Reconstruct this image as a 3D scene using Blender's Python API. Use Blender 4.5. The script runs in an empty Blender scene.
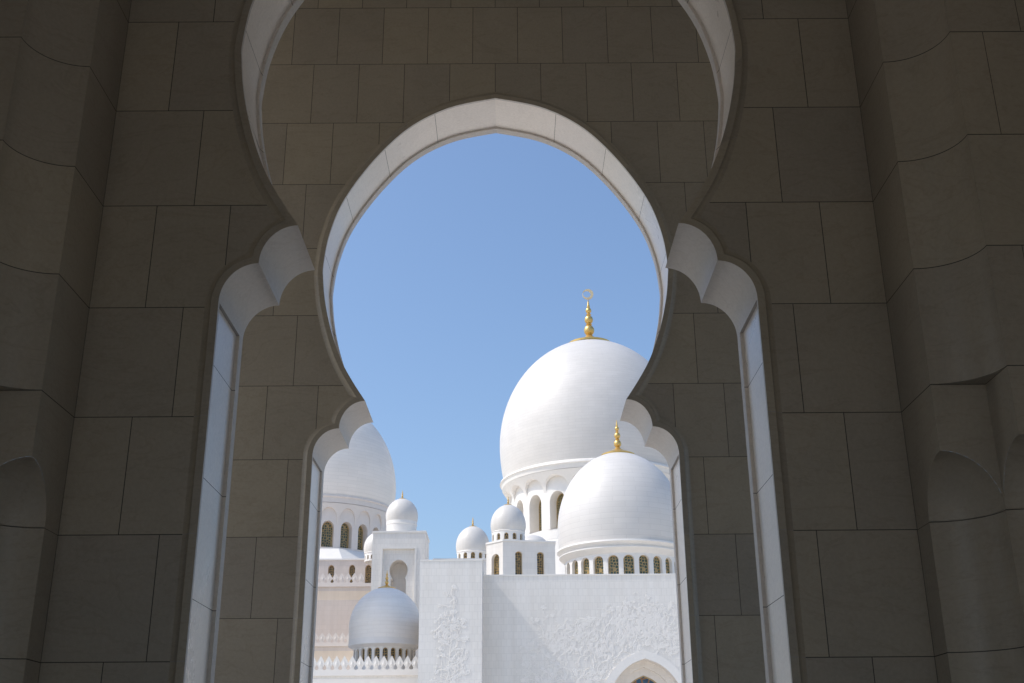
import bpy, bmesh, math, random
from mathutils import Vector, Matrix
from bisect import bisect_left
random.seed(7)
sc = bpy.context.scene
COL = sc.collection
EYE = 1.6                       # camera height above the arcade floor (m)
CR = 0.765                      # height of one stone course
R = math.radians

# ------------------------------------------------------------------ tagging
def tag(o, label=None, cat=None, group=None, kind=None):
    if label: o['label'] = label
    if cat: o['category'] = cat
    if group: o['group'] = group
    if kind: o['kind'] = kind
    elif label: o['kind'] = 'thing'
    return o

def empty(name, loc, label=None, cat=None, group=None):
    o = bpy.data.objects.new(name, None); COL.objects.link(o)
    o.location = loc; o.empty_display_size = .2
    return tag(o, label, cat, group)

# ------------------------------------------------------------------ materials
M = {}
def nodes(name):
    m = bpy.data.materials.new(name); m.use_nodes = True
    nt = m.node_tree
    b = nt.nodes['Principled BSDF']
    M[name] = m
    return m, nt, b

def N(nt, t, **kw):
    n = nt.nodes.new(t)
    for k, v in kw.items():
        if k in n.inputs: n.inputs[k].default_value = v
        else: setattr(n, k, v)
    return n

def mix(nt, mode, fac, a, b):
    n = nt.nodes.new('ShaderNodeMix'); n.data_type = 'RGBA'; n.blend_type = mode
    for i, v in ((0, fac), (6, a), (7, b)):
        if hasattr(v, 'is_output'): nt.links.new(v, n.inputs[i])
        elif i == 0: n.inputs[0].default_value = v
        else: n.inputs[i].default_value = (*v, 1) if len(v) == 3 else v
    return n.outputs[2]

def ramp(nt, src, stops):
    n = nt.nodes.new('ShaderNodeValToRGB')
    e = n.color_ramp.elements
    while len(e) < len(stops): e.new(.5)
    for i, (p, c) in enumerate(stops):
        e[i].position = p; e[i].color = (*c, 1) if len(c) == 3 else c
    nt.links.new(src, n.inputs[0])
    return n.outputs[0]

def slab_stone(name, base, dark, rough, tone_amt, vein=.35):
    """honed marble slabs: mottling, faint veins, and each slab's own tone (face attribute)"""
    m, nt, b = nodes(name)
    tc = N(nt, 'ShaderNodeTexCoord')
    n1 = N(nt, 'ShaderNodeTexNoise', Scale=1.3, Detail=6.0, Roughness=.62, Distortion=.8)
    nt.links.new(tc.outputs['Object'], n1.inputs['Vector'])
    c = ramp(nt, n1.outputs[0], [(.3, dark), (.72, base)])
    n2 = N(nt, 'ShaderNodeTexNoise', Scale=38.0, Detail=4.0, Roughness=.7)
    nt.links.new(tc.outputs['Object'], n2.inputs['Vector'])
    g = ramp(nt, n2.outputs[0], [(.35, (.9, .9, .9)), (.65, (1, 1, 1))])
    c = mix(nt, 'MULTIPLY', 1.0, c, g)
    mp = N(nt, 'ShaderNodeMapping'); mp.inputs['Rotation'].default_value = (.4, .7, .5)
    mp.inputs['Scale'].default_value = (1.1, 1.1, 3.4)
    nt.links.new(tc.outputs['Object'], mp.inputs[0])
    v = N(nt, 'ShaderNodeTexNoise', Scale=.9, Detail=7.0, Roughness=.55, Distortion=2.4)
    nt.links.new(mp.outputs[0], v.inputs['Vector'])
    vl = ramp(nt, v.outputs[0], [(.475, (1, 1, 1)), (.5, (.86, .84, .82)), (.52, (1, 1, 1))])
    c = mix(nt, 'MULTIPLY', vein, c, vl)
    at = N(nt, 'ShaderNodeAttribute', attribute_name='tone')
    tr = ramp(nt, at.outputs['Fac'], [(0, (1 - tone_amt, 1 - tone_amt, 1 - tone_amt * .8)), (1, (1, 1 - tone_amt * .1, 1 - tone_amt * .3))])
    c = mix(nt, 'MULTIPLY', 1.0, c, tr)
    nt.links.new(c, b.inputs['Base Color'])
    rr = ramp(nt, n1.outputs[0], [(.2, (rough - .08,) * 3), (.8, (rough + .1,) * 3)])
    nt.links.new(rr, b.inputs['Roughness'])
    bp = N(nt, 'ShaderNodeBump', Strength=.12, Distance=.004)
    nt.links.new(n2.outputs[0], bp.inputs['Height']); nt.links.new(bp.outputs[0], b.inputs['Normal'])
    return m

def tiled_marble(name, base, bw, bh, joint=.86, tone=.06, off=.5, rough=.45, bump=.25, grime=.0, streak=(1.5, 1.5, .12), sf=.8, ms=.012):
    """white marble cladding of small slabs, laid out on the metre UVs"""
    m, nt, b = nodes(name)
    uv = N(nt, 'ShaderNodeUVMap')
    br = N(nt, 'ShaderNodeTexBrick', offset=off)
    for k, v in (('Scale', 1.0), ('Mortar Size', ms), ('Mortar Smooth', .3), ('Bias', 0.0), ('Brick Width', bw), ('Row Height', bh)):
        br.inputs[k].default_value = v
    br.inputs['Color1'].default_value = (*base, 1)
    br.inputs['Color2'].default_value = (*[x * (1 - tone) for x in base], 1)
    br.inputs['Mortar'].default_value = (*[x * joint for x in base], 1)
    nt.links.new(uv.outputs[0], br.inputs['Vector'])
    tc = N(nt, 'ShaderNodeTexCoord')
    n1 = N(nt, 'ShaderNodeTexNoise', Scale=.35, Detail=7.0, Roughness=.6)
    nt.links.new(tc.outputs['Object'], n1.inputs['Vector'])
    g = ramp(nt, n1.outputs[0], [(.3, (.93 - grime, .93 - grime, .925 - grime)), (.7, (1, 1, 1))])
    c = mix(nt, 'MULTIPLY', 1.0, br.outputs[0], g)
    mp = N(nt, 'ShaderNodeMapping'); mp.inputs['Scale'].default_value = streak
    nt.links.new(tc.outputs['Object'], mp.inputs[0])
    n3 = N(nt, 'ShaderNodeTexNoise', Scale=1.2, Detail=5.0, Roughness=.6)
    nt.links.new(mp.outputs[0], n3.inputs['Vector'])
    st = ramp(nt, n3.outputs[0], [(.38, (.94, .93, .915)), (.6, (1, 1, 1))])
    c = mix(nt, 'MULTIPLY', sf, c, st)
    nt.links.new(c, b.inputs['Base Color'])
    b.inputs['Roughness'].default_value = rough
    bp = N(nt, 'ShaderNodeBump', Strength=bump, Distance=.02); bp.invert = True
    nt.links.new(br.outputs['Fac'], bp.inputs['Height']); nt.links.new(bp.outputs[0], b.inputs['Normal'])
    return m

def plain(name, col, rough=.5, metal=0., var=.08, sc_=2.):
    m, nt, b = nodes(name)
    tc = N(nt, 'ShaderNodeTexCoord')
    n1 = N(nt, 'ShaderNodeTexNoise', Scale=sc_, Detail=6.0, Roughness=.6)
    nt.links.new(tc.outputs['Object'], n1.inputs['Vector'])
    c = ramp(nt, n1.outputs[0], [(.3, tuple(x * (1 - var) for x in col)), (.7, col)])
    nt.links.new(c, b.inputs['Base Color'])
    b.inputs['Roughness'].default_value = rough; b.inputs['Metallic'].default_value = metal
    return m

def lattice(name, cell, glass, gold, w=.16):
    """pierced metal screen over coloured glass"""
    m, nt, b = nodes(name)
    uv = N(nt, 'ShaderNodeUVMap')
    v = N(nt, 'ShaderNodeTexVoronoi', feature='DISTANCE_TO_EDGE', Scale=1 / cell, Randomness=.45)
    nt.links.new(uv.outputs[0], v.inputs['Vector'])
    k = N(nt, 'ShaderNodeMath', operation='LESS_THAN'); k.inputs[1].default_value = w
    nt.links.new(v.outputs['Distance'], k.inputs[0])
    v2 = N(nt, 'ShaderNodeTexVoronoi', Scale=1 / cell, Randomness=.45)
    nt.links.new(uv.outputs[0], v2.inputs['Vector'])
    gl = mix(nt, 'MIX', v2.outputs['Distance'], glass, tuple(x * 2.6 for x in glass))
    c = mix(nt, 'MIX', k.outputs[0], gl, gold)
    nt.links.new(c, b.inputs['Base Color'])
    b.inputs['Roughness'].default_value = .2
    bp = N(nt, 'ShaderNodeBump', Strength=.8, Distance=.03)
    nt.links.new(k.outputs[0], bp.inputs['Height']); nt.links.new(bp.outputs[0], b.inputs['Normal'])
    return m

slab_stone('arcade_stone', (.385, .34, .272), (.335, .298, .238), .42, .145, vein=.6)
slab_stone('reveal_marble', (.55, .51, .47), (.51, .475, .44), .55, .05, vein=.45)
slab_stone('polished_marble', (.82, .76, .70), (.755, .70, .64), .30, .05, vein=.3)
plain('joint', (.05, .045, .04), .9)
plain('joint_light', (.33, .31, .29), .9)
tiled_marble('dome_marble', (.75, .712, .668), 2.2, .5, joint=.87, tone=.04, bump=.3, streak=(.3, .3, 1.2), sf=.3, ms=.02)
tiled_marble('small_dome_marble', (.76, .72, .67), .55, .16, joint=.95, tone=.02, bump=.1)
tiled_marble('blue_dome_marble', (.95, .90, .84), .9, .26, joint=.9, tone=.03, bump=.4, streak=(.2, .2, 2.5))
tiled_marble('wall_marble', (.88, .84, .785), .30, .42, joint=.88, tone=.04, off=.5, bump=.3)
tiled_marble('rear_marble', (.94, .87, .79), 2.2, .4, joint=.88, tone=.04, bump=.3, streak=(.3, .3, 1.2), sf=.3, ms=.018)
tiled_marble('pale_marble', (.86, .81, .75), .6, .4, joint=.92, tone=.05, bump=.2)
tiled_marble('warm_marble', (.72, .635, .57), .6, .4, joint=.9, tone=.06, bump=.2)
tiled_marble('peach_marble', (.86, .73, .585), .6, .4, joint=.95, tone=.04, bump=.1)
tiled_marble('floor_marble', (.86, .80, .71), 1.2, 1.2, joint=.8, tone=.05, off=0, rough=.3, bump=.05)
plain('carved_marble', (.87, .83, .775), .5, var=.05)
plain('trim_marble', (.86, .82, .765), .45, var=.05)
plain('warm_trim', (.76, .69, .63), .5, var=.05)
plain('pale_gold', (.80, .66, .42), .5, .3, var=.1)
plain('gold', (.82, .56, .20), .38, .8, var=.18, sc_=3.)
plain('plaster', (.48, .45, .40), .8)
plain('sand', (.52, .45, .35), .95, var=.2, sc_=.05)
lattice('window_lattice', .27, (.035, .055, .04), (.40, .28, .12), .13)
lattice('fine_lattice', .17, (.03, .035, .03), (.42, .27, .10), .14)
lattice('portal_lattice', .42, (.03, .06, .10), (.30, .15, .06), .10)

# ------------------------------------------------------------------ mesh builder
class MB:
    """collects faces with metre UVs, a per-face tone and a material name"""
    def __init__(s): s.v = []; s.f = []; s.uv = []; s.m = []; s.t = []
    def face(s, pts, mat='', uv=None, tone=None):
        i = len(s.v); s.v += [tuple(p) for p in pts]
        s.f.append(list(range(i, i + len(pts))))
        if uv is None:
            n = Vector((0, 0, 0)); P = [Vector(p) for p in pts]
            for a, b in zip(P, P[1:] + P[:1]): n += a.cross(b)
            n = n.normalized() if n.length > 0 else Vector((0, 0, 1))
            if abs(n.z) > .75: uv = [(p.x, p.y) for p in P]
            else:
                t = Vector((-n.y, n.x, 0)).normalized()
                uv = [(p.dot(t), p.z) for p in P]
        s.uv.append(uv); s.m.append(mat); s.t.append(random.random() if tone is None else tone)
    def box(s, x0, x1, y0, y1, z0, z1, mat='', skip=''):
        q = [(x0, y0), (x1, y0), (x1, y1), (x0, y1)]
        s.prism(q, z0, z1, mat, skip)
    def prism(s, plan, z0, z1, mat='', skip=''):
        """plan counter-clockwise seen from above"""
        n = len(plan)
        for i in range(n):
            a, b = plan[i], plan[(i + 1) % n]
            s.face([(a[0], a[1], z0), (b[0], b[1], z0), (b[0], b[1], z1), (a[0], a[1], z1)], mat)
        if 't' not in skip: s.face([(p[0], p[1], z1) for p in plan], mat)
        if 'b' not in skip: s.face([(p[0], p[1], z0) for p in reversed(plan)], mat)
    def lathe(s, prof, seg, mat='', c=(0, 0), a0=0.):
        """prof: (r, z) from bottom to top"""
        L = [0.]
        for a, b in zip(prof, prof[1:]): L.append(L[-1] + math.hypot(b[0] - a[0], b[1] - a[1]))
        rm = max(p[0] for p in prof)
        for k in range(seg):
            t0 = a0 + 2 * math.pi * k / seg; t1 = a0 + 2 * math.pi * (k + 1) / seg
            for i in range(len(prof) - 1):
                (r0, z0), (r1, z1) = prof[i], prof[i + 1]
                P = lambda r, z, t: (c[0] + r * math.cos(t), c[1] + r * math.sin(t), z)
                pts = [P(r0, z0, t0), P(r0, z0, t1), P(r1, z1, t1), P(r1, z1, t0)]
                uv = [(t0 * rm, L[i]), (t1 * rm, L[i]), (t1 * rm, L[i + 1]), (t0 * rm, L[i + 1])]
                if r1 < 1e-6: pts = pts[:3]; uv = uv[:3]
                if r0 < 1e-6: pts = [pts[0], pts[2], pts[3]]; uv = [uv[0], uv[2], uv[3]]
                s.face(pts, mat, uv, .5)
    def build(s, name, mat, parent=None, smooth=None, loc=None, merge=True):
        names = [mat] + sorted(set(x for x in s.m if x and x != mat))
        me = bpy.data.meshes.new(name)
        off = Vector((0, 0, 0))
        if parent is not None: off = Vector(parent.location)
        elif loc is not None: off = Vector(loc)
        me.from_pydata([Vector(p) - off for p in s.v], [], s.f)
        for n in names: me.materials.append(M[n])
        ul = me.uv_layers.new(name='UVMap'); k = 0
        for f, u in zip(me.polygons, s.uv):
            for q in u: ul.data[k].uv = q; k += 1
        at = me.attributes.new('tone', 'FLOAT', 'FACE')
        for i, (f, mm, t) in enumerate(zip(me.polygons, s.m, s.t)):
            f.material_index = names.index(mm) if mm else 0
            at.data[i].value = t
        if merge:
            bm = bmesh.new(); bm.from_mesh(me)
            bmesh.ops.remove_doubles(bm, verts=bm.verts, dist=2e-4)
            bm.to_mesh(me); bm.free()
        if smooth is not None:
            for f in me.polygons: f.use_smooth = True
            me.set_sharp_from_angle(angle=R(smooth))
        me.update()
        o = bpy.data.objects.new(name, me); COL.objects.link(o)
        if parent is not None: o.parent = parent
        elif loc is not None: o.location = loc
        return o

# ------------------------------------------------------------------ the scalloped keyhole arch outline (half, x>0; z above eye level + EYE)
def spline(pts, n):
    out = []
    P = [pts[0]] + pts + [pts[-1]]
    for i in range(1, len(P) - 2):
        p0, p1, p2, p3 = P[i - 1], P[i], P[i + 1], P[i + 2]
        for k in range(n):
            t = k / n
            out.append(tuple(.5 * ((2 * p1[j]) + (-p0[j] + p2[j]) * t + (2 * p0[j] - 5 * p1[j] + 4 * p2[j] - p3[j]) * t * t + (-p0[j] + 3 * p1[j] - 3 * p2[j] + p3[j]) * t ** 3) for j in (0, 1)))
    out.append(pts[-1]); return out

A_, B_, C_ = (1.305, 3.582), (1.553, 3.298), (1.80, 3.02)
jamb = [(1.80, -EYE + (3.02 + EYE) * i / 60) for i in range(61)]
def qarc(p, q, n=24):      # quarter ellipse leaving p straight up and reaching q level
    cx, cz = q[0], p[1]; rx, rz = p[0] - q[0], q[1] - p[1]
    return [(cx + rx * math.cos(t * math.pi / 2 / n), cz + rz * math.sin(t * math.pi / 2 / n)) for t in range(n + 1)]
s1 = qarc(C_, B_); s2 = qarc(B_, A_)
rnd = spline([A_, (1.437, 3.784), (1.555, 3.995), (1.652, 4.24), (1.722, 4.48), (1.772, 4.72), (1.797, 4.93), (1.802, 5.08), (1.756, 5.44), (1.616, 5.855), (1.313, 6.337), (.945, 6.735), (.512, 6.985), (0.0, 7.107)], 10)
RAW = [jamb, s1, s2, rnd]
def world(c): return [(x, z + EYE) for x, z in c]
RAW = [world(c) for c in RAW]

def dense(c, step=.006):
    out = [c[0]]
    for a, b in zip(c, c[1:]):
        n = max(1, int(math.hypot(b[0] - a[0], b[1] - a[1]) / step))
        out += [(a[0] + (b[0] - a[0]) * k / n, a[1] + (b[1] - a[1]) * k / n) for k in range(1, n + 1)]
    return out

def dilated(d):
    """the same four pieces of the outline, moved d into the wall (the opening dilated by d)"""
    if d < 1e-6: return [list(c) for c in RAW]
    src = []; 
    for k, c in enumerate(RAW):
        if k: src += [(x, z, k) for x, z in dense(c)]
    src += [(-x, z, 3) for x, z in dense(RAW[3]) if x < d]
    src.sort(key=lambda p: p[1]); zs = [p[1] for p in src]
    zC = RAW[1][0][1]; ztop = 7.107 + EYE + d
    # top piece as x -> z near the apex, the rest as z -> x
    pieces = [[(1.80 + d, z) for x, z in RAW[0]], [], [], []]
    zz = [zC + (ztop - .12 - zC) * i / 1400 for i in range(1401)]
    for z in zz:
        i0 = bisect_left(zs, z - d); i1 = bisect_left(zs, z + d)
        best = (-9, 3)
        for x, zp, k in src[i0:i1]:
            v = x + math.sqrt(max(0, d * d - (z - zp) ** 2))
            if v > best[0]: best = (v, k)
        if z < zC + d:
            v = 1.80 + (d if z <= zC else math.sqrt(max(0, d * d - (z - zC) ** 2)))
            if v > best[0]: best = (v, 1)
        pieces[best[1]].append((best[0], z))
    xl = pieces[3][-1][0]
    top = [p for p in src if p[1] > 7.107 + EYE - 1.2 and abs(p[0]) < xl + 2 * d]
    n = 60
    for i in range(1, n + 1):
        x = xl * (1 - i / n)
        pieces[3].append((x, max(zp + math.sqrt(max(0, d * d - (x - xp) ** 2)) for xp, zp, k in top if abs(x - xp) <= d)))
    for k in (1, 2): pieces[k].append(pieces[k + 1][0])
    pieces[1].insert(0, pieces[0][-1])
    return pieces

def at_param(pieces, params):
    out = []
    for c in pieces:
        L = [0.]
        for a, b in zip(c, c[1:]): L.append(L[-1] + math.hypot(b[0] - a[0], b[1] - a[1]))
        out.append(L)
    res = []
    for k, t in params:
        c, L = pieces[k], out[k]; s = t * L[-1]
        i = min(max(bisect_left(L, s), 1), len(L) - 1)
        a, b = c[i - 1], c[i]; u = (s - L[i - 1]) / max(L[i] - L[i - 1], 1e-9)
        res.append((a[0] + (b[0] - a[0]) * u, a[1] + (b[1] - a[1]) * u))
    return res

def stations(joints0, joints3, w=.0022):
    """parameters along the outline; each joint gives a narrow station pair. returns params, set of joint intervals"""
    P = []; J = set()
    L0 = 3.02 + EYE; L3 = sum(math.hypot(b[0] - a[0], b[1] - a[1]) for a, b in zip(RAW[3], RAW[3][1:]))
    def seg(k, L, joints, n):
        ts = sorted([(i / n, 0) for i in range(n + 1)] + [(s / L - w / L, 1) for s in joints] + [(s / L + w / L, 2) for s in joints])
        prev = None
        for t, f in ts:
            if t < 0 or t > 1: continue
            if prev is not None and f == 0 and abs(t - prev) < .004 and t not in (0, 1): continue
            if f == 2: J.add(len(P))
            P.append((k, t)); prev = t
    seg(0, L0, joints0, 14); seg(1, .4, [], 18); seg(2, .4, [], 18); seg(3, L3, joints3, 90)
    return P, J, L3

def sweep(mb, rings, ys, J, mat, jmat, side, tones=None):
    """rings: list of point lists (x,z); ys: y of each ring. side = -1/+1 mirrors x"""
    for r0, r1, y0, y1 in zip(rings, rings[1:], ys, ys[1:]):
        tone = random.random()
        for i in range(len(r0) - 1):
            a, b, c, d = r0[i], r0[i + 1], r1[i + 1], r1[i]
            if i + 1 in J: tone = random.random()
            if math.hypot(a[0] - b[0], a[1] - b[1]) < 1e-5 and math.hypot(c[0] - d[0], c[1] - d[1]) < 1e-5: continue
            pts = [(side * a[0], y0, a[1]), (side * b[0], y0, b[1]), (side * c[0], y1, c[1]), (side * d[0], y1, d[1])]
            if side > 0: pts.reverse()
            mb.face(pts, jmat if (i + 1) in J else mat, None, tone)

TH = .734; MPROJ = .03
D0 = dilated(0); D2 = dilated(.024); D6 = dilated(.050); D7 = dilated(.062); D8 = dilated(.078); D9 = dilated(.102)
def arch_wall(Y, xout, ztop, label, seedv):
    random.seed(seedv)
    root = empty('arch_wall', (0, Y, 0), label, 'wall', 'scalloped keyhole arch walls of the arcade')
    jc = [CR * k for k in range(1, 6)]
    jp = [CR * (k + .5) for k in range(0, 6)]
    L3 = sum(math.hypot(b[0] - a[0], b[1] - a[1]) for a, b in zip(RAW[3], RAW[3][1:]))
    P, J, _ = stations(jc, [L3 - .35 - .7 * k for k in range(6)])
    Pp, Jp, _ = stations(jp, [L3 - .7 * k for k in range(0, 6)])
    # moulding round the opening: flat fillet, small hollow back to the wall face
    mb = MB()
    for s in (-1, 1):
        r0, r6, r7, r8, r9 = [at_param(q, P) for q in (D0, D6, D7, D8, D9)]
        sweep(mb, [r9, r8, r7, r6, r0], [Y + MPROJ + .001, Y + MPROJ - .006, Y + .014, Y + .001, Y], J, 'arcade_stone', 'joint_light', s)
        sweep(mb, [r0, r6, r9], [Y + TH, Y + TH, Y + TH - MPROJ - .002], J, 'arcade_stone', 'joint_light', s)
    mb.build('arch_moulding', 'arcade_stone', root, smooth=35)
    # reveal: lips, recessed panels on jamb and round, plain scallops
    mb = MB()
    for s in (-1, 1):
        a, b = at_param(D0, Pp), at_param(D2, Pp)
        k2 = [i for i, p in enumerate(Pp) if p[0] in (1, 2)]
        lo, hi = min(k2), max(k2)
        bb = [a[i] if lo <= i <= hi else b[i] for i in range(len(a))]
        # split in three runs so the panels end squarely
        for i0, i1, rec in ((0, lo, True), (lo - 1, hi + 2, False), (hi + 1, len(a) - 1, True)):
            sub = lambda r: r[i0:i1 + 1]
            JJ = {j - i0 for j in Jp}
            if rec:
                A2, B2 = sub(a), sub(b)
                sweep(mb, [A2, A2], [Y, Y + .03], set(), 'reveal_marble', 'joint', s)
                sweep(mb, [A2, B2, B2, A2], [Y + .03, Y + .031, Y + .635, Y + .636], JJ, 'polished_marble', 'joint', s)
                sweep(mb, [A2, A2], [Y + .636, Y + TH], set(), 'reveal_marble', 'joint', s)
            else:
                A2 = sub(a); sweep(mb, [A2, A2], [Y, Y + TH], set(), 'reveal_marble', 'joint', s)
        # end caps of the recessed panels
        for i in (lo - 1, hi + 1):
            p, q = a[i], b[i]
            mb.face([(s * p[0], Y + .03, p[1]), (s * q[0], Y + .03, q[1]), (s * q[0], Y + .635, q[1]), (s * p[0], Y + .635, p[1])], 'joint_light')
    mb.build('arch_reveal', 'reveal_marble', root, smooth=30)
    # faces of the wall, cut into slabs
    out = at_param(D9, [p for p in P]); 
    # shrink a hair so the facing tucks under the moulding
    out = at_param(dilated(.088), P)
    bm = bmesh.new(); tl = bm.faces.layers.float.new('tone')
    def half(s, yy, flip):
        poly = []
        for p in out:
            q = (s * p[0], p[1])
            if not poly or math.hypot(q[0] - poly[-1][0], q[1] - poly[-1][1]) > .004: poly.append(q)
        poly[-1] = (0, poly[-1][1])
        poly += [(0, ztop), (s * xout, ztop), (s * xout, 0)]
        vs = [bm.verts.new((x, yy - Y, z)) for x, z in poly]
        if (s > 0) != flip: vs.reverse()
        bm.faces.new(vs)
    for s in (-1, 1): half(s, Y + MPROJ, False)
    def cut(co, no, flt):
        fs = [f for f in bm.faces if flt(f.calc_center_median())]
        es = {e for f in fs for e in f.edges}; vs = {v for f in fs for v in f.verts}
        bmesh.ops.bisect_plane(bm, geom=list(vs) + list(es) + fs, plane_co=co, plane_no=no, dist=1e-5)
    nrow = int(ztop / CR) + 1
    for k in range(1, nrow): cut((0, 0, CR * k), (0, 0, 1), lambda c: True)
    for k in range(nrow):
        z0, z1 = CR * k, CR * (k + 1)
        offs = .0 if k % 2 == 0 else .255
        offs = .255 if k % 2 == 0 else 0.0
        n = int(xout / .51) + 2
        for i in range(-n, n + 1):
            x = offs + .51 * i
            if 2.5 < abs(x) < 2.7: continue
            # joints die into wide corner slabs beside the jambs, as built
            def inrow(c, z0=z0, z1=z1): return z0 - .01 < c.z < z1 + .01
            fs = [f for f in bm.faces if max(v.co.z for v in f.verts) < z1 + .01 and min(v.co.z for v in f.verts) > z0 - .01]
            es = {e for f in fs for e in f.edges}; vs = {v for f in fs for v in f.verts}
            if fs: bmesh.ops.bisect_plane(bm, geom=list(vs) + list(es) + fs, plane_co=(x, 0, 0), plane_no=(1, 0, 0), dist=1e-5)
    bmesh.ops.remove_doubles(bm, verts=bm.verts, dist=1e-5)
    ee = [e for e in bm.edges if len(e.link_faces) == 2 and all(abs(v.co.x) < 1e-5 for v in e.verts) and int(sum(v.co.z for v in e.verts) / 2 / CR) % 2 == 0]
    bmesh.ops.dissolve_edges(bm, edges=ee, use_verts=False)
    bm.normal_update()
    for f in bm.faces: f[tl] = random.random()
    fs = list(bm.faces)
    r = bmesh.ops.inset_individual(bm, faces=fs, thickness=.0028, depth=0.0, use_even_offset=True)
    for f in r['faces']: f.material_index = 1
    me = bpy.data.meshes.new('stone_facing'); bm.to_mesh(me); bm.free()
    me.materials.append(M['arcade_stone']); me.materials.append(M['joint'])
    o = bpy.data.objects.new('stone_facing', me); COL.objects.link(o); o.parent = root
    # back face and ends
    mb = MB()
    ob = at_param(dilated(.088), P)
    for s in (-1, 1):
        poly = [(s * x, z) for x, z in ob] + [(0, ztop), (s * xout, ztop), (s * xout, 0)]
        pts = [(x, Y + TH - MPROJ, z) for x, z in poly]
        if s < 0: pts.reverse()
        mb.face(pts, 'plaster')
        mb.face([(s * xout, Y + MPROJ, 0), (s * xout, Y + TH - MPROJ, 0), (s * xout, Y + TH - MPROJ, ztop), (s * xout, Y + MPROJ, ztop)], 'plaster')
    mb.build('wall_back', 'plaster', root)
    return root

Y1, Y2 = 7.037, 10.890
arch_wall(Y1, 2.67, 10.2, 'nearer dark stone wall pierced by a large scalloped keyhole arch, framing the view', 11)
arch_wall(Y2, 4.4, 10.2, 'farther stone wall whose smaller looking keyhole arch frames the sky and the white domes', 12)

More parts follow.
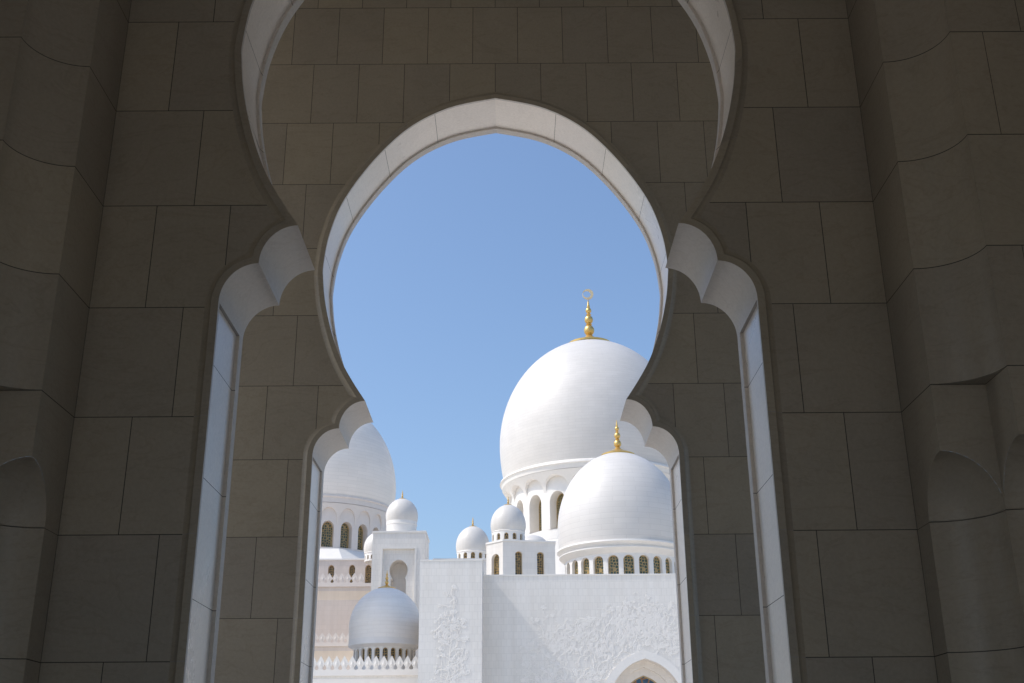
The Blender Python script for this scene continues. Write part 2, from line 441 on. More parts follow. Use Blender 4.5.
# ------------------------------------------------------------------ corner piers with coves and niches
def pier(s, label):
    random.seed(20 + s)
    root = empty('corner_pier', (s * 2.67, Y1 + .04, 0), label, 'pillar', 'stepped corner piers either side of the near arch')
    mb = MB()
    YC = Y1 + MPROJ
    def arc(cx, cy, r, n=14): return [(cx + r * math.sin(t * math.pi / 2 / n), cy + r * math.cos(t * math.pi / 2 / n)) for t in range(n + 1)]
    xe = 3.62
    up = [(2.67, YC)] + arc(2.67, 6.19, .33) + [(xe, 6.19)]
    midp = [(2.67, YC), (2.67, 6.52), (3.0, 6.52), (3.0, 6.19), (xe, 6.19)]
    low = [(2.67, YC)] + arc(2.67, 6.52, .33) + arc(3.0, 6.19, .33) + [(xe, 6.19)]
    zm, zn = 3.81, 3.037      # stage levels: under the tall cove, niche sill
    g = .003
    def strip(plan, z0, z1):
        tone = random.random()
        for a, b in zip(plan, plan[1:]):
            L = math.hypot(a[0] - b[0], a[1] - b[1])
            for za, zb, mt in ((z0 + g, z1 - g, 'arcade_stone'), (z1 - g, z1, 'joint'), (z0, z0 + g, 'joint')):
                pts = [(s * a[0], a[1], za), (s * b[0], b[1], za), (s * b[0], b[1], zb), (s * a[0], a[1], zb)]
                if s > 0: pts.reverse()
                mb.face(pts, mt, None, tone)
    ks = [CR * k for k in range(14)]
    for z0, z1 in zip(ks, ks[1:]):
        if z1 < 3.1: strip(low, z0, z1)
        elif z0 > 3.7: strip(up, z0, z1)
    # vertical joints on the frontal faces
    for z0, z1 in zip(ks, ks[1:]):
        if z0 > 3.7:
            x = 3.21 if int(round(z0 / CR)) % 2 else 3.46
            mb.face([(s * (x - .002), 6.188, z0), (s * (x + .002), 6.188, z0), (s * (x + .002), 6.188, z1), (s * (x - .002), 6.188, z1)][::s], 'joint')
    # square stage with two quarter-dome niches cut in its corners
    z0, z1 = ks[4], ks[5]; r = .33; rz = .355; n = 16
    def hgt(t): return z0 + rz * math.sqrt(max(0, 1 - t * t))      # t: 0 at corner .. 1 at far end
    def wallseg(p, q, tp, tq):
        """face from p to q above niche curve; tp,tq: distance ratios from niche corner or None for a plain seg"""
        for i in range(n):
            u0, u1 = i / n, (i + 1) / n
            if tp == 1: u0, u1 = 1 - math.cos(u0 * math.pi / 2), 1 - math.cos(u1 * math.pi / 2)
            elif tp == 0: u0, u1 = math.sin(u0 * math.pi / 2), math.sin(u1 * math.pi / 2)
            a = (p[0] + (q[0] - p[0]) * u0, p[1] + (q[1] - p[1]) * u0); b = (p[0] + (q[0] - p[0]) * u1, p[1] + (q[1] - p[1]) * u1)
            if tp is None: ha = hb = z0
            else: ha, hb = hgt(tp + (tq - tp) * u0), hgt(tp + (tq - tp) * u1)
            for lo_a, lo_b, hi, mt in ((ha, hb, z1 - g, 'arcade_stone'), (z1 - g, z1 - g, z1, 'joint')):
                pts = [(s * a[0], a[1], lo_a), (s * b[0], b[1], lo_b), (s * b[0], b[1], hi), (s * a[0], a[1], hi)]
                if s > 0: pts.reverse()
                mb.face(pts, mt, None, .5)
    wallseg((2.67, YC), (2.67, 6.85), None, None)
    wallseg((2.67, 6.85), (2.67, 6.52), 1, 0)
    wallseg((2.67, 6.52), (3.0, 6.52), 0, 1)
    wallseg((3.0, 6.52), (3.0, 6.19), 1, 0)
    wallseg((3.0, 6.19), (3.33, 6.19), 0, 1)
    wallseg((3.33, 6.19), (xe, 6.19), None, None)
    for cx, cy in ((2.67, 6.52), (3.0, 6.19)):
        nb_ = MB()
        for j in range(12):
            for i in range(14):
                def S(i, j):
                    ph = j / 12 * math.pi / 2; t = i / 14 * math.pi / 2; rr = r * math.cos(ph)
                    return (s * (cx + rr * math.sin(t)), cy + rr * math.cos(t), z0 + rz * math.sin(ph) + (g if j == 0 else 0))
                pts = [S(i, j), S(i + 1, j), S(i + 1, j + 1), S(i, j + 1)]
                if j == 11: pts = pts[:3]
                if s > 0: pts.reverse()
                nb_.face(pts, 'arcade_stone', None, .45)
        nb_.build('niche', 'arcade_stone', root, smooth=40)
    # underside between the tall cove and the square stage
    cv = arc(2.67, 6.19, .33)
    pts = [(s * x, y, z1) for x, y in cv] + [(s * 3.0, 6.52, z1)]
    mb.face(pts if s > 0 else pts[::-1], 'arcade_stone', None, .3)
    mb.prism([(s * x, y) for x, y in ([(2.72, YC + .3), (2.72, 6.90), (3.06, 6.90), (3.06, 6.56), (3.38, 6.56), (3.38, 6.24), (xe, 6.24), (xe, YC + .3)][::-s])], 2.9, 3.2, 'plaster')
    mb.build('pier_stone', 'arcade_stone', root, smooth=30)
    return root
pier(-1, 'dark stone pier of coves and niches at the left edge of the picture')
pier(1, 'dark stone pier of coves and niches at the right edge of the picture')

# ------------------------------------------------------------------ rest of the arcade shell round the camera
def shell(name, boxes, mat, label=None, cat=None, kind=None):
    mb = MB(); b0 = boxes[0]
    for b in boxes: mb.box(*b)
    o = mb.build(name, mat, None, loc=((b0[0] + b0[1]) / 2, (b0[2] + b0[3]) / 2, b0[4]))
    return tag(o, label, cat, None, kind)

shell('ceiling', [(-14, 14, -6, Y2 + TH + .4, 10.2, 10.7)], 'plaster', kind='structure')
for s, w in ((-1, 'left'), (1, 'right')):
    x0, x1 = sorted((s * 3.62, s * 4.2))
    shell('side_wall', [(x0, x1, 1.2, 7.7, 0, 10.19), (x0, x1, -6, 1.2, 6.5, 10.19)], 'plaster', 'plain stone wall closing the %s side of the arcade beside the pier' % w, 'wall')
    x0, x1 = sorted((s * 4.4, s * 14))
    shell('outer_wall', [(x0, x1, Y2 + .05, Y2 + TH - .05, 0, 3.2), (x0, x1, Y2 + .05, Y2 + TH - .05, 6.6, 10.19)], 'plaster', 'long arcade wall running off to the %s behind the farther arch' % w, 'wall')
shell('back_wall', [(-4.2, 4.2, -6.5, -6, 0, .9), (-4.2, 4.2, -6.5, -6, 3.5, 10.19)], 'plaster', 'stone wall with a wide opening behind the viewer', 'wall')  # unseen wall, its opening sized to set the light on the near stone
fl = MB(); fl.box(-14, 14, -6.5, Y2 + TH + .4, -.4, 0)
tag(fl.build('arcade_floor', 'floor_marble', None), kind='structure')
g = MB(); g.face([(-70, Y2 + TH + .4, -.05), (70, Y2 + TH + .4, -.05), (70, 240, -.05), (-70, 240, -.05)])
tag(g.build('courtyard_floor', 'floor_marble', None), kind='structure')
g = MB(); g.face([(-3000, -3000, -.15), (3000, -3000, -.15), (3000, 3000, -.15), (-3000, 3000, -.15)])
tag(g.build('ground', 'sand', None), kind='structure')

# ------------------------------------------------------------------ openings in straight or curved walls
def arch_pts(hw, zs, zb, za, n=10, bulge=0.0, pointed=.0):
    """open arch outline from bottom left over the top to bottom right; returns (s,z)"""
    L = [(-hw, zb), (-hw, zb + (zs - zb) * .5), (-hw, zs)]
    up = []
    for i in range(1, n + 1):
        t = i / n * math.pi / 2
        x = -hw * math.cos(t); z = zs + (za - zs) * (math.sin(t) * (1 - pointed) + pointed * (1 - abs(x) / hw))
        x *= 1 + bulge * math.sin(2 * t)
        up.append((x, z))
    L += up
    return L + [(-x, z) for x, z in reversed(L[:-1])]

def bay(mb, op, w, z0, z1, depth, F, mat='', rmat=None, bottom=True):
    """wall piece w wide from z0 to z1 with the arch outline op cut out; F(s,z,d)->point"""
    hw = w / 2; zb = op[0][1]; n = len(op)
    k1 = max(i for i in range(n // 2) if True and i <= 2)
    outer = []
    for i, (s, z) in enumerate(op):
        if i <= 2: outer.append((-hw, z))
        elif i >= n - 3: outer.append((hw, z))
        else:
            u = (i - 2) / (n - 5)      # along left side top, top, right
            zs = op[2][1]; side = z1 - zs; tot = 2 * side + w; q = u * tot
            if q < side: outer.append((-hw, zs + q))
            elif q < side + w: outer.append((-hw + q - side, z1))
            else: outer.append((hw, z1 - (q - side - w)))
    # snap nearest to the corners
    for tgt in ((-hw, z1), (hw, z1)):
        j = min(range(3, n - 3), key=lambda i: math.hypot(outer[i][0] - tgt[0], outer[i][1] - tgt[1])); outer[j] = tgt
    for i in range(n - 1):
        a, b, c, d = outer[i], outer[i + 1], op[i + 1], op[i]
        mb.face([F(a[0], a[1], 0), F(d[0], d[1], 0), F(c[0], c[1], 0), F(b[0], b[1], 0)], mat,
                [(a[0], a[1]), (d[0], d[1]), (c[0], c[1]), (b[0], b[1])], .5)
        mb.face([F(d[0], d[1], 0), F(d[0], d[1], depth), F(c[0], c[1], depth), F(c[0], c[1], 0)], rmat or mat, None, .5)
    if zb > z0 + 1e-4:
        mb.face([F(-hw, z0, 0), F(hw, z0, 0), F(hw, zb, 0), F(op[-1][0], zb, 0), F(op[0][0], zb, 0), F(-hw, zb, 0)], mat)
        mb.face([F(op[0][0], zb, 0), F(op[-1][0], zb, 0), F(op[-1][0], zb, depth), F(op[0][0], zb, depth)], rmat or mat)
    elif bottom:
        for sg in (0, 1):
            a, d = ((-hw, op[0][0]) if sg == 0 else (op[-1][0], hw))
            mb.face([F(a, z0, depth), F(d, z0, depth), F(d, z0, 0), F(a, z0, 0)], mat)

def cyl(cx, cy, RR, th):
    """mapper for a bay centred on angle th of a drum; RR is a number or a function of z"""
    def F(s, z, d):
        r0 = RR(z) if callable(RR) else RR
        rb = RR(1e9) if callable(RR) else RR
        a = th + s / rb; r = r0 - d
        return (cx + r * math.cos(a), cy + r * math.sin(a), z)
    return F

def pane(root, op, F, d, mat, framed=True, th=.05):
    """one window: a frame (part) with the lattice pane as its sub-part"""
    fr = MB(); n = len(op)
    zc = (op[0][1] + max(p[1] for p in op)) / 2
    w = max(p[0] for p in op); k = max(0.6, 1 - th / w)
    inn = [(s * k, zc + (z - zc) * (1 - (1 - k) * w / (max(p[1] for p in op) - zc))) for s, z in op]
    for i in range(n):
        j = (i + 1) % n
        fr.face([F(*op[i], d - .04), F(*inn[i], d - .04), F(*inn[j], d - .04), F(*op[j], d - .04)])
        fr.face([F(*inn[i], d - .04), F(*inn[i], d + .01), F(*inn[j], d + .01), F(*inn[j], d - .04)])
    f = fr.build('window', 'window_frame', root, merge=True)
    pb = MB(); pb.face([F(*p, d) for p in inn][::-1], '', [tuple(p) for p in inn][::-1])
    o = pb.build('pane', mat, root); o.parent = f
    return f
plain('window_frame', (.50, .36, .18), .5)

# ------------------------------------------------------------------ domes
def bulb(r, zw, base=.93, dn=.38, up=1.25, n1=10, n2=30, pt=.05):
    """profile of the bulbous dome: widest r at zw"""
    pr = []
    for i in range(n1 + 1):
        t = (1 - i / n1)
        pr.append((r * (1 - (1 - base) * t ** 2.0), zw - dn * r * t))
    for i in range(1, n2 + 1):
        a = i / n2 * math.pi / 2
        z = zw + up * r * (math.sin(a) * (1 - pt) + pt * (1 - math.cos(a)))
        pr.append((r * math.cos(a) ** (.96) if i < n2 else 0, z))
    return pr

def finial(root, cx, cy, z, h, plate, crescent=False, rd_=None):
    """gold finial: saucer hugging the dome top, cone, three bulbs, spike"""
    k = h; dr = 0
    if rd_: dr = rd_[1] * (1 - math.sqrt(max(0, 1 - (plate / rd_[0]) ** 2)))
    b = min(plate * .45, .11 * h)
    pr = [(plate, z - dr - .01 * h), (plate * 1.01, z - dr + .03 * h), (plate * .72, z - dr * .5 + .05 * h), (plate * .42, z + .07 * h), (b * .95, z + .125 * h), (.065 * k, z + .17 * h)]
    def ball(c, r, a=8):
        return [(max(.026 * k, r * math.sin(math.pi * (i / a))), z + c * h - r * 1.08 * math.cos(math.pi * i / a)) for i in range(1, a)]
    pr += [(.045 * k, z + .18 * h)] + ball(.285, .110 * k) + [(.056 * k, z + .40 * h), (.066 * k, z + .415 * h), (.045 * k, z + .43 * h)]
    pr += ball(.525, .090 * k) + [(.046 * k, z + .63 * h), (.056 * k, z + .642 * h), (.034 * k, z + .655 * h)]
    pr += ball(.735, .062 * k) + [(.036 * k, z + .815 * h), (.022 * k, z + .87 * h), (.006 * k, z + 1.0 * h)]
    mb = MB(); mb.lathe(pr, 24, '', (cx, cy))
    f = mb.build('finial', 'gold', root, smooth=60)
    if crescent:
        mb = MB(); Ro = .115 * h; Ri = .082 * h; c = (cx, z + h + Ro * .98); off = -.024 * h; t = .02 * h; n = 48
        for i in range(n):
            a0 = 2 * math.pi * i / n; a1 = 2 * math.pi * (i + 1) / n
            def o(a): return (c[0] + Ro * math.cos(a), c[1] + Ro * math.sin(a))
            def ii(a): return (c[0] + off + Ri * math.cos(a), c[1] + Ri * math.sin(a))
            for y, rv in ((cy - t, False), (cy + t, True)):
                p = [(q[0], y, q[1]) for q in (o(a0), o(a1), ii(a1), ii(a0))]
                mb.face(p[::-1] if not rv else p)
            mb.face([(o(a0)[0], cy - t, o(a0)[1]), (o(a1)[0], cy - t, o(a1)[1]), (o(a1)[0], cy + t, o(a1)[1]), (o(a0)[0], cy + t, o(a0)[1])])
            mb.face([(ii(a1)[0], cy - t, ii(a1)[1]), (ii(a0)[0], cy - t, ii(a0)[1]), (ii(a0)[0], cy + t, ii(a0)[1]), (ii(a1)[0], cy + t, ii(a1)[1])])
        o_ = mb.build('crescent', 'pale_gold', root, smooth=40); o_.parent = f
    return f

def dome(name, label, cat, cx, cy, r, zw, zlip, zd0, rd, nb, win, mats, fin, group=None, dn=.38, up=1.25, base=.93,
         lip=1.0, a_off=0., corb=None, depth=.4, zfoot=None, pmat='window_lattice', face=105, cornice2=None, seg=96, lipz=None, wf=.05):
    """win: (half width, z bottom, z spring, z apex). angles measured so bay 0 + a_off faces the viewer (-y)"""
    root = empty(name, (cx, cy, zd0), label, cat, group)
    mb = MB(); mb.lathe(bulb(r, zw, base, dn, up), seg, '', (cx, cy)); mb.build('dome_shell', mats[0], root, smooth=40)
    zb = zw - dn * r; rb = r * base
    # lip ring under the shell
    lz = lipz or .05 * r; rl = r * lip
    pr = [(rd, zlip - lz * .9), (rl * .985, zlip - lz * .25), (rl, zlip), (rl * .995, zlip + lz * .5), (rb, zb + lz * .2), (rb * .98, zb + lz * .2)]
    if cornice2: pr = cornice2 + pr[1:]
    mb = MB(); mb.lathe(pr, seg, '', (cx, cy)); mb.build('cornice', mats[1], root, smooth=35)
    ztop = pr[0][1]
    # drum of bays
    dth = 2 * math.pi / nb; hw, wb, ws, wa = win or (.1, zd0 + .1, zd0 + .2, zd0 + .3)
    mb = MB(); op = arch_pts(hw, ws, wb, wa, 8)
    if not win: mb.lathe([(rd, zd0), (rd, ztop)], seg, '', (cx, cy))
    for k in range(nb if win else 0):
        th = -math.pi / 2 + R(a_off) + k * dth
        bay(mb, op, rd * dth, zd0, ztop, depth, cyl(cx, cy, rd, th), '')
    mb.lathe([(rd - depth - .06, zd0), (rd - depth - .06, ztop)], nb * 2, '', (cx, cy))
    if zfoot is not None:
        mb.lathe([(rd * 1.04, zfoot), (rd * 1.04, zd0 - .02 * r), (rd, zd0)], seg, '', (cx, cy))
    mb.build('drum', mats[1], root, smooth=25)
    for k in range(nb if win else 0):
        a = (math.degrees(k * dth) + a_off + 180) % 360 - 180
        if abs(a) > face: continue
        th = -math.pi / 2 + R(a_off) + k * dth
        pane(root, op, cyl(cx, cy, rd, th), depth - .02, pmat, th=wf)
    if corb:
        zc0, zc1, rt = corb
        RR = lambda z: rd + .02 + (rt - rd) * (min(max((z - zc0) / (zc1 - zc0), 0), 1)) ** 1.5 if z < 1e8 else rt
        mb = MB(); w = rt * dth
        op2 = arch_pts(w * .43, zc0 + (zc1 - zc0) * .25, zc0, zc0 + (zc1 - zc0) * .80, 9)
        for k in range(nb):
            th = -math.pi / 2 + R(a_off) + k * dth
            Fc = cyl(cx, cy, RR, th)
            F2 = lambda s, z, d, Fc=Fc, th=th: Fc(s, z, 0) if d == 0 else (cx + (rd + .01) * math.cos(th + s / rt), cy + (rd + .01) * math.sin(th + s / rt), z)
            bay(mb, op2, w, zc0, zc1, 1, F2, '')
        mb.build('blind_arcade', mats[1], root, smooth=30)
    if fin: finial(root, cx, cy, zw + up * r + fin[2], fin[0], fin[1], fin[3] if len(fin) > 3 else False, (r, up * r))
    return root

dome('main_dome', 'largest white marble dome, with a tall gold finial and crescent, right of centre', 'dome', 14.4, 190, 16.0, 55.7, 48.8, 37.2, 14.1, 20,
     (1.38, 38.9, 43.1, 44.9), ('dome_marble', 'trim_marble'), (8.5, 3.9, .1, True), dn=.40, up=1.175, base=.955, lip=1.0,
     a_off=-11, corb=(44.9, 47.9, 15.6), depth=2.0, zfoot=14, cornice2=[(14.1, 47.9), (15.6, 47.95)], seg=160, wf=.12, lipz=.55)
dome('side_dome', 'second largest white dome with a gold finial, right of the main dome and nearer', 'dome', 10.36, 105, 5.86, 23.45, 21.3, 17.6, 5.25, 24,
     (.48, 18.3, 19.75, 20.2), ('dome_marble', 'trim_marble'), (3.3, 1.6, 0), dn=.36, up=1.245, base=.975, lip=1.02, a_off=.6,
     depth=.35, zfoot=11, cornice2=[(5.25, 20.35), (5.62, 20.65), (5.78, 20.8), (5.78, 20.88), (5.62, 20.95), (5.7, 21.1)], seg=128, wf=.05)
dome('rear_dome', 'large shaded white dome behind the left jamb of the farther arch', 'dome', -21.6, 130, 8.46, 33.5, 30.9, 24.9, 7.9, 24,
     (.66, 25.45, 27.5, 28.3), ('rear_marble', 'warm_trim'), (4.0, 1.6, -.1), dn=.36, up=1.24, base=.96, lip=.99,
     a_off=.3, corb=(27.9, 30.2, 8.25), depth=.8, zfoot=16, cornice2=[(7.9, 30.2), (8.25, 30.25)], seg=128, wf=.07)
dome('arcade_dome', 'blue shaded dome with gold finial above the pointed parapet at lower left', 'dome', -8.55, 81, 2.50, 11.75, 10.45, 9.2, 2.12, 24,
     (.18, 9.3, 10.0, 10.2), ('blue_dome_marble', 'trim_marble'), (1.2, .62, 0), dn=.36, up=1.10, base=.985, lip=1.0, a_off=7.5,
     depth=.22, zfoot=5, cornice2=[(2.12, 10.25), (2.3, 10.35)], pmat='fine_lattice', wf=.02, lipz=.1)
small = 'small white domes on the roofs'
dome('small_dome', 'small white dome crowning the windowed turret left of the main dome', 'dome', -.02, 84, 1.31, 19.45, 18.88, 18.1, 1.22, 12,
     (.165, 18.22, 18.52, 18.70), ('small_dome_marble', 'trim_marble'), (.72, .32, 0), small, dn=.40, up=1.19, base=.93, lip=.96, a_off=-7, depth=.18, pmat='fine_lattice', wf=.015, lipz=.06)
dome('small_dome', 'small white dome standing alone behind the wall, left of the turret dome', 'dome', -3.17, 100, 1.47, 21.05, 20.42, 19.45, 1.36, 12,
     (.19, 19.75, 20.12, 20.30), ('small_dome_marble', 'trim_marble'), (.85, .32, 0), small, dn=.38, up=1.19, base=.95, lip=.965, a_off=3, depth=.18, pmat='fine_lattice', wf=.015, lipz=.06)
dome('small_dome', 'small white dome on top of the square tower with a keyhole niche', 'dome', -8.87, 94, 1.33, 22.4, 21.62, 20.78, 1.24, 16,
     None, ('small_dome_marble', 'trim_marble'), (.75, .3, 0), small, dn=.38, up=1.12, base=.95, lip=.965, a_off=3, depth=.15, pmat='fine_lattice', wf=.015, lipz=.06)
dome('small_dome', 'small white dome half hidden behind the left edge of the tower', 'dome', -12.62, 110, 1.36, 22.85, 22.3, 21.5, 1.25, 16,
     (.12, 21.65, 21.95, 22.05), ('small_dome_marble', 'trim_marble'), None, small, dn=.38, up=1.15, base=.95, lip=.965, a_off=3, depth=.18, pmat='fine_lattice', wf=.015, lipz=.06)
dome('small_dome', 'top of a small dome barely showing between turret roof and main drum', 'dome', 1.95, 92, 1.3, 19.25, 18.7, 18.0, 1.2, 16,
     None, ('small_dome_marble', 'trim_marble'), None, small, dn=.38, up=.85, base=.95, lip=.965, depth=.15, pmat='fine_lattice', wf=.015, lipz=.06)

# ------------------------------------------------------------------ carved plant relief (raised stems and leaves)
def relief(y, inside, seeds, zlo, rnd_seed, n_leaf=700, d=.05, extent=(0, 1, 0, 1)):
    rg = random.Random(rnd_seed); mb = MB()
    base_inside = inside
    inside = lambda x, z: base_inside(x + .22 * math.sin(z * 7.3 + x * 3), z + .16 * math.sin(x * 8.1) + .10 * math.sin(x * 3.7 + z * 2))
    def stroke(pts, w0, w1):
        n = len(pts)
        for i in range(n - 1):
            (x0, z0), (x1, z1) = pts[i], pts[i + 1]
            L = math.hypot(x1 - x0, z1 - z0) or 1e-6
            nx, nz = -(z1 - z0) / L, (x1 - x0) / L
            wa = w0 + (w1 - w0) * i / (n - 1); wb = w0 + (w1 - w0) * (i + 1) / (n - 1)
            l0 = (x0 + nx * wa, y, z0 + nz * wa); r0 = (x0 - nx * wa, y, z0 - nz * wa); c0 = (x0, y - d, z0)
            l1 = (x1 + nx * wb, y, z1 + nz * wb); r1 = (x1 - nx * wb, y, z1 - nz * wb); c1 = (x1, y - d, z1)
            mb.face([l0, c0, c1, l1][::-1]); mb.face([c0, r0, r1, c1][::-1])
    def leaf(x, z, a, L, w):
        ca, sa = math.cos(a), math.sin(a)
        P = lambda u, v, dd: (x + u * ca - v * sa, y - dd, z + u * sa + v * ca)
        b, t, c = P(0, 0, 0), P(L, 0, 0), P(L * .5, 0, d * 1.2)
        l, r = P(L * .45, w, .0), P(L * .45, -w, .0)
        for tri in ((b, r, c), (r, t, c), (t, l, c), (l, b, c)): mb.face(list(tri))
    def flower(x, z, r):
        k = rg.choice((5, 6, 7)); a0 = rg.random() * 6
        for i in range(k): leaf(x, z, a0 + i * 2 * math.pi / k, r, r * .32)
    def vine(x, z, a, L, curl, w, lev):
        pts = [(x, z)]; st = .06; n = int(L / st)
        for i in range(n):
            a += curl * st * (1 + 2.2 * i / max(n, 1)) + rg.uniform(-.05, .05)
            x += math.cos(a) * st; z += math.sin(a) * st
            if not inside(x, z): break
            pts.append((x, z))
            if i % 3 == 1:
                sd = rg.choice((-1, 1)); leaf(x, z, a + sd * rg.uniform(.5, 1.2), rg.uniform(.10, .19), rg.uniform(.02, .042))
            if lev and rg.random() < .075: vine(x, z, a + rg.choice((-1, 1)) * rg.uniform(.5, 1.2), L * rg.uniform(.4, .7), rg.choice((-1, 1)) * rg.uniform(.8, 2.2), w * .75, lev - 1)
        if len(pts) > 2: stroke(pts, w, w * .4)
        if len(pts) > 4: flower(pts[-1][0], pts[-1][1], rg.uniform(.10, .18))
    for (x, z, a, L, c) in seeds: vine(x, z, a, L, c, .034, 2)
    x0, x1, z0, z1 = extent
    for _ in range(n_leaf):
        x, z = rg.uniform(x0, x1), rg.uniform(z0, z1)
        if inside(x, z): leaf(x, z, rg.uniform(0, 6.28), rg.uniform(.08, .2), rg.uniform(.02, .045))
        if rg.random() < .12 and inside(x, z): flower(x, z, rg.uniform(.10, .19))
    return mb

# ------------------------------------------------------------------ courtyard facade and its projecting block
root = empty('courtyard_wall', (4, 70, 0), 'long white marble wall carved with vines, a pointed arch at its foot', 'wall')
PX, PW = 8.05, 3.0
def ogive(hw, zs, za, zb=0.):
    L = [(-hw * .93, zb), (-hw * .93, zs * .5), (-hw * .93, zs - .9)]
    sp = spline([(-hw * .93, zs - .9), (-hw, zs), (-hw * .93, zs + (za - zs) * .33), (-hw * .70, zs + (za - zs) * .64), (-hw * .38, zs + (za - zs) * .87), (0, za)], 5)
    L += sp[1:]
    return L + [(-x, z) for x, z in reversed(L[:-1])]
fo = ogive(2.62, 6.1, 8.95); fi = ogive(2.15, 6.0, 8.48); wi = ogive(1.5, 5.6, 7.62)
flat = lambda yy: (lambda s, z, d: (PX + s, yy + d, z))
mb = MB()
bay(mb, fo, 6.4, 0, 13.388, 0.3, flat(70), '')
mb.box(-1.54, PX - 3.2, 70, 70.02, 0, 13.388, '', 'tb'); mb.box(PX + 3.2, 30, 70, 70.02, 0, 13.388, '', 'tb')
mb.box(-1.54, 30, 70.6, 71, 9.2, 13.3)
mb.build('wall_face', 'wall_marble', root)
mb = MB(); mb.box(-1.54, 30, 69.97, 71.1, 13.39, 13.47); mb.build('coping', 'trim_marble', root)
mb = MB(); F = flat(70)
n = len(fo)
for i in range(n - 1):      # raised frame band
    mb.face([F(*fo[i], 0), F(*fo[i], -.1), F(*fo[i + 1], -.1), F(*fo[i + 1], 0)][::-1])
    mb.face([F(*fo[i], -.1), F(*fi[i], -.1), F(*fi[i + 1], -.1), F(*fo[i + 1], -.1)])
    mb.face([F(*fi[i], -.1), F(*fi[i], .9), F(*fi[i + 1], .9), F(*fi[i + 1], -.1)], 'pale_marble')
mid = ogive(1.85, 5.8, 8.08)
for i in range(n - 1):
    mb.face([F(*fi[i], .9), F(*mid[i], .9), F(*mid[i + 1], .9), F(*fi[i + 1], .9)], 'pale_marble')
    mb.face([F(*mid[i], .9), F(*mid[i], 1.2), F(*mid[i + 1], 1.2), F(*mid[i + 1], .9)], 'pale_marble')
    mb.face([F(*mid[i], 1.2), F(*wi[i], 1.2), F(*wi[i + 1], 1.2), F(*mid[i + 1], 1.2)], 'pale_marble')
mb.build('arch_frame', 'trim_marble', root, smooth=25)
pane(root, wi, F, 1.3, 'portal_lattice', th=.08)
def in_fac(x, z):
    if x < .2 or x > 14 or z < 2: return False
    if abs(x - PX) < 2.75 and z < 6.1: return False
    dx = (x - PX) / 2.75; 
    if abs(dx) < 1 and z < 6.1 + 3.0 * (1 - abs(dx) ** 1.7): return False
    T = [(.3, 8.6), (.9, 9.6), (2.0, 11.5), (3.0, 11.45), (3.7, 10.8), (4.6, 11.1), (5.6, 11.7), (6.4, 11.6), (7.4, 12.35), (8.5, 12.25), (9.1, 11.6), (9.9, 11.6), (11, 11.9), (12.5, 10.4), (14, 9)]
    for (xa, za), (xb, zb) in zip(T, T[1:]):
        if xa <= x <= xb: return z < za + (zb - za) * (x - xa) / (xb - xa)
    return False
sd = []
for k in range(60):
    x = .8 + (k % 20) * .63; z = 5.2 + 2.0 * (k // 20) + .7 * math.sin(k * 1.7)
    sd.append((x, z if in_fac(x, z) else 10.0 + .4 * math.sin(k), 1.2 + .7 * math.sin(k * 2.1), 2.6, (-1) ** k * .8))
mb = relief(69.99, in_fac, sd, 2, 5, 1700, .011, (.4, 13, 6, 12.6))
mb.build('carved_vines', 'carved_marble', root, merge=False)

root = empty('projecting_block', (-3.4, 68, 0), 'white marble block standing forward of the carved wall, with a tree-like carving', 'wall')
mb = MB(); mb.box(-5.17, -1.54, 67.5, 72, 0, 13.87); mb.build('wall_face', 'wall_marble', root)
mb = MB(); mb.box(-5.19, -1.52, 67.48, 72.03, 13.873, 13.95); mb.build('coping', 'trim_marble', root)
def in_tree(x, z):
    t = (12.5 - z)
    if t < 0 or z < 2: return False
    w = min(.08 + t * .30, .88 + .14 * math.sin(z * 2.6))
    return abs(x + 3.36 + .06 * math.sin(z * 2)) < w
sd = [(-3.36, 2.5 + k * .36, 1.57 + (-1) ** k * .8, 1.7, (-1) ** k * 1.1) for k in range(27)] + [(-3.36, 2.2, 1.57, 10, .02)]
mb = relief(67.49, in_tree, sd, 2, 9, 460, .013, (-4.4, -2.3, 3, 12.6))
mb.build('carved_tree', 'carved_marble', root, merge=False)

g = MB(); g.box(-5.1, 34, 72.1, 165, 12.3, 12.6)  # unseen roof slab, added to bounce sunlight onto the shaded walls
tag(g.build('roof_terrace', 'floor_marble', None), kind='structure')
# ------------------------------------------------------------------ turret with two windows
root = empty('turret', (1.4, 84, 0), 'pale chamfered turret with narrow arched lattice windows behind the carved wall', 'tower')
pl = [(-.41, 82), (3.36, 82.75), (3.36, 87), (-1.62, 87), (-1.62, 83.25)]
mb = MB(); fr = MB()
zt = 17.9
def wall_run(mb, p, q, ops, z0, z1, depth, mat=''):
    """straight wall from p to q (outside on the right-hand side when walking) with arched openings centred at given distances"""
    L = math.hypot(q[0] - p[0], q[1] - p[1]); tx, ty = (q[0] - p[0]) / L, (q[1] - p[1]) / L
    nx, ny = ty, -tx
    Fs = []; cur = 0.
    def G(c): return lambda s, z, d: (p[0] + tx * (c + s) - nx * d, p[1] + ty * (c + s) - ny * d, z)
    for c, w, op in ops:
        if c - w / 2 > cur + 1e-4: mb.face([G(0)(cur, z0, 0), G(0)(c - w / 2, z0, 0), G(0)(c - w / 2, z1, 0), G(0)(cur, z1, 0)], mat)
        bay(mb, op, w, z0, z1, depth, G(c), mat); Fs.append((G(c), op)); cur = c + w / 2
    if L > cur + 1e-4: mb.face([G(0)(cur, z0, 0), G(0)(L, z0, 0), G(0)(L, z1, 0), G(0)(cur, z1, 0)], mat)
    return Fs
opw = arch_pts(.26, 16.9, 14.8, 17.22, 8, bulge=.12)
opl = arch_pts(.40, 16.6, 14.8, 17.1, 8, bulge=.1)
wins = wall_run(mb, pl[0], pl[1], [(1.16, .9, opw), (2.76, .9, opw)], 13, zt, .3)
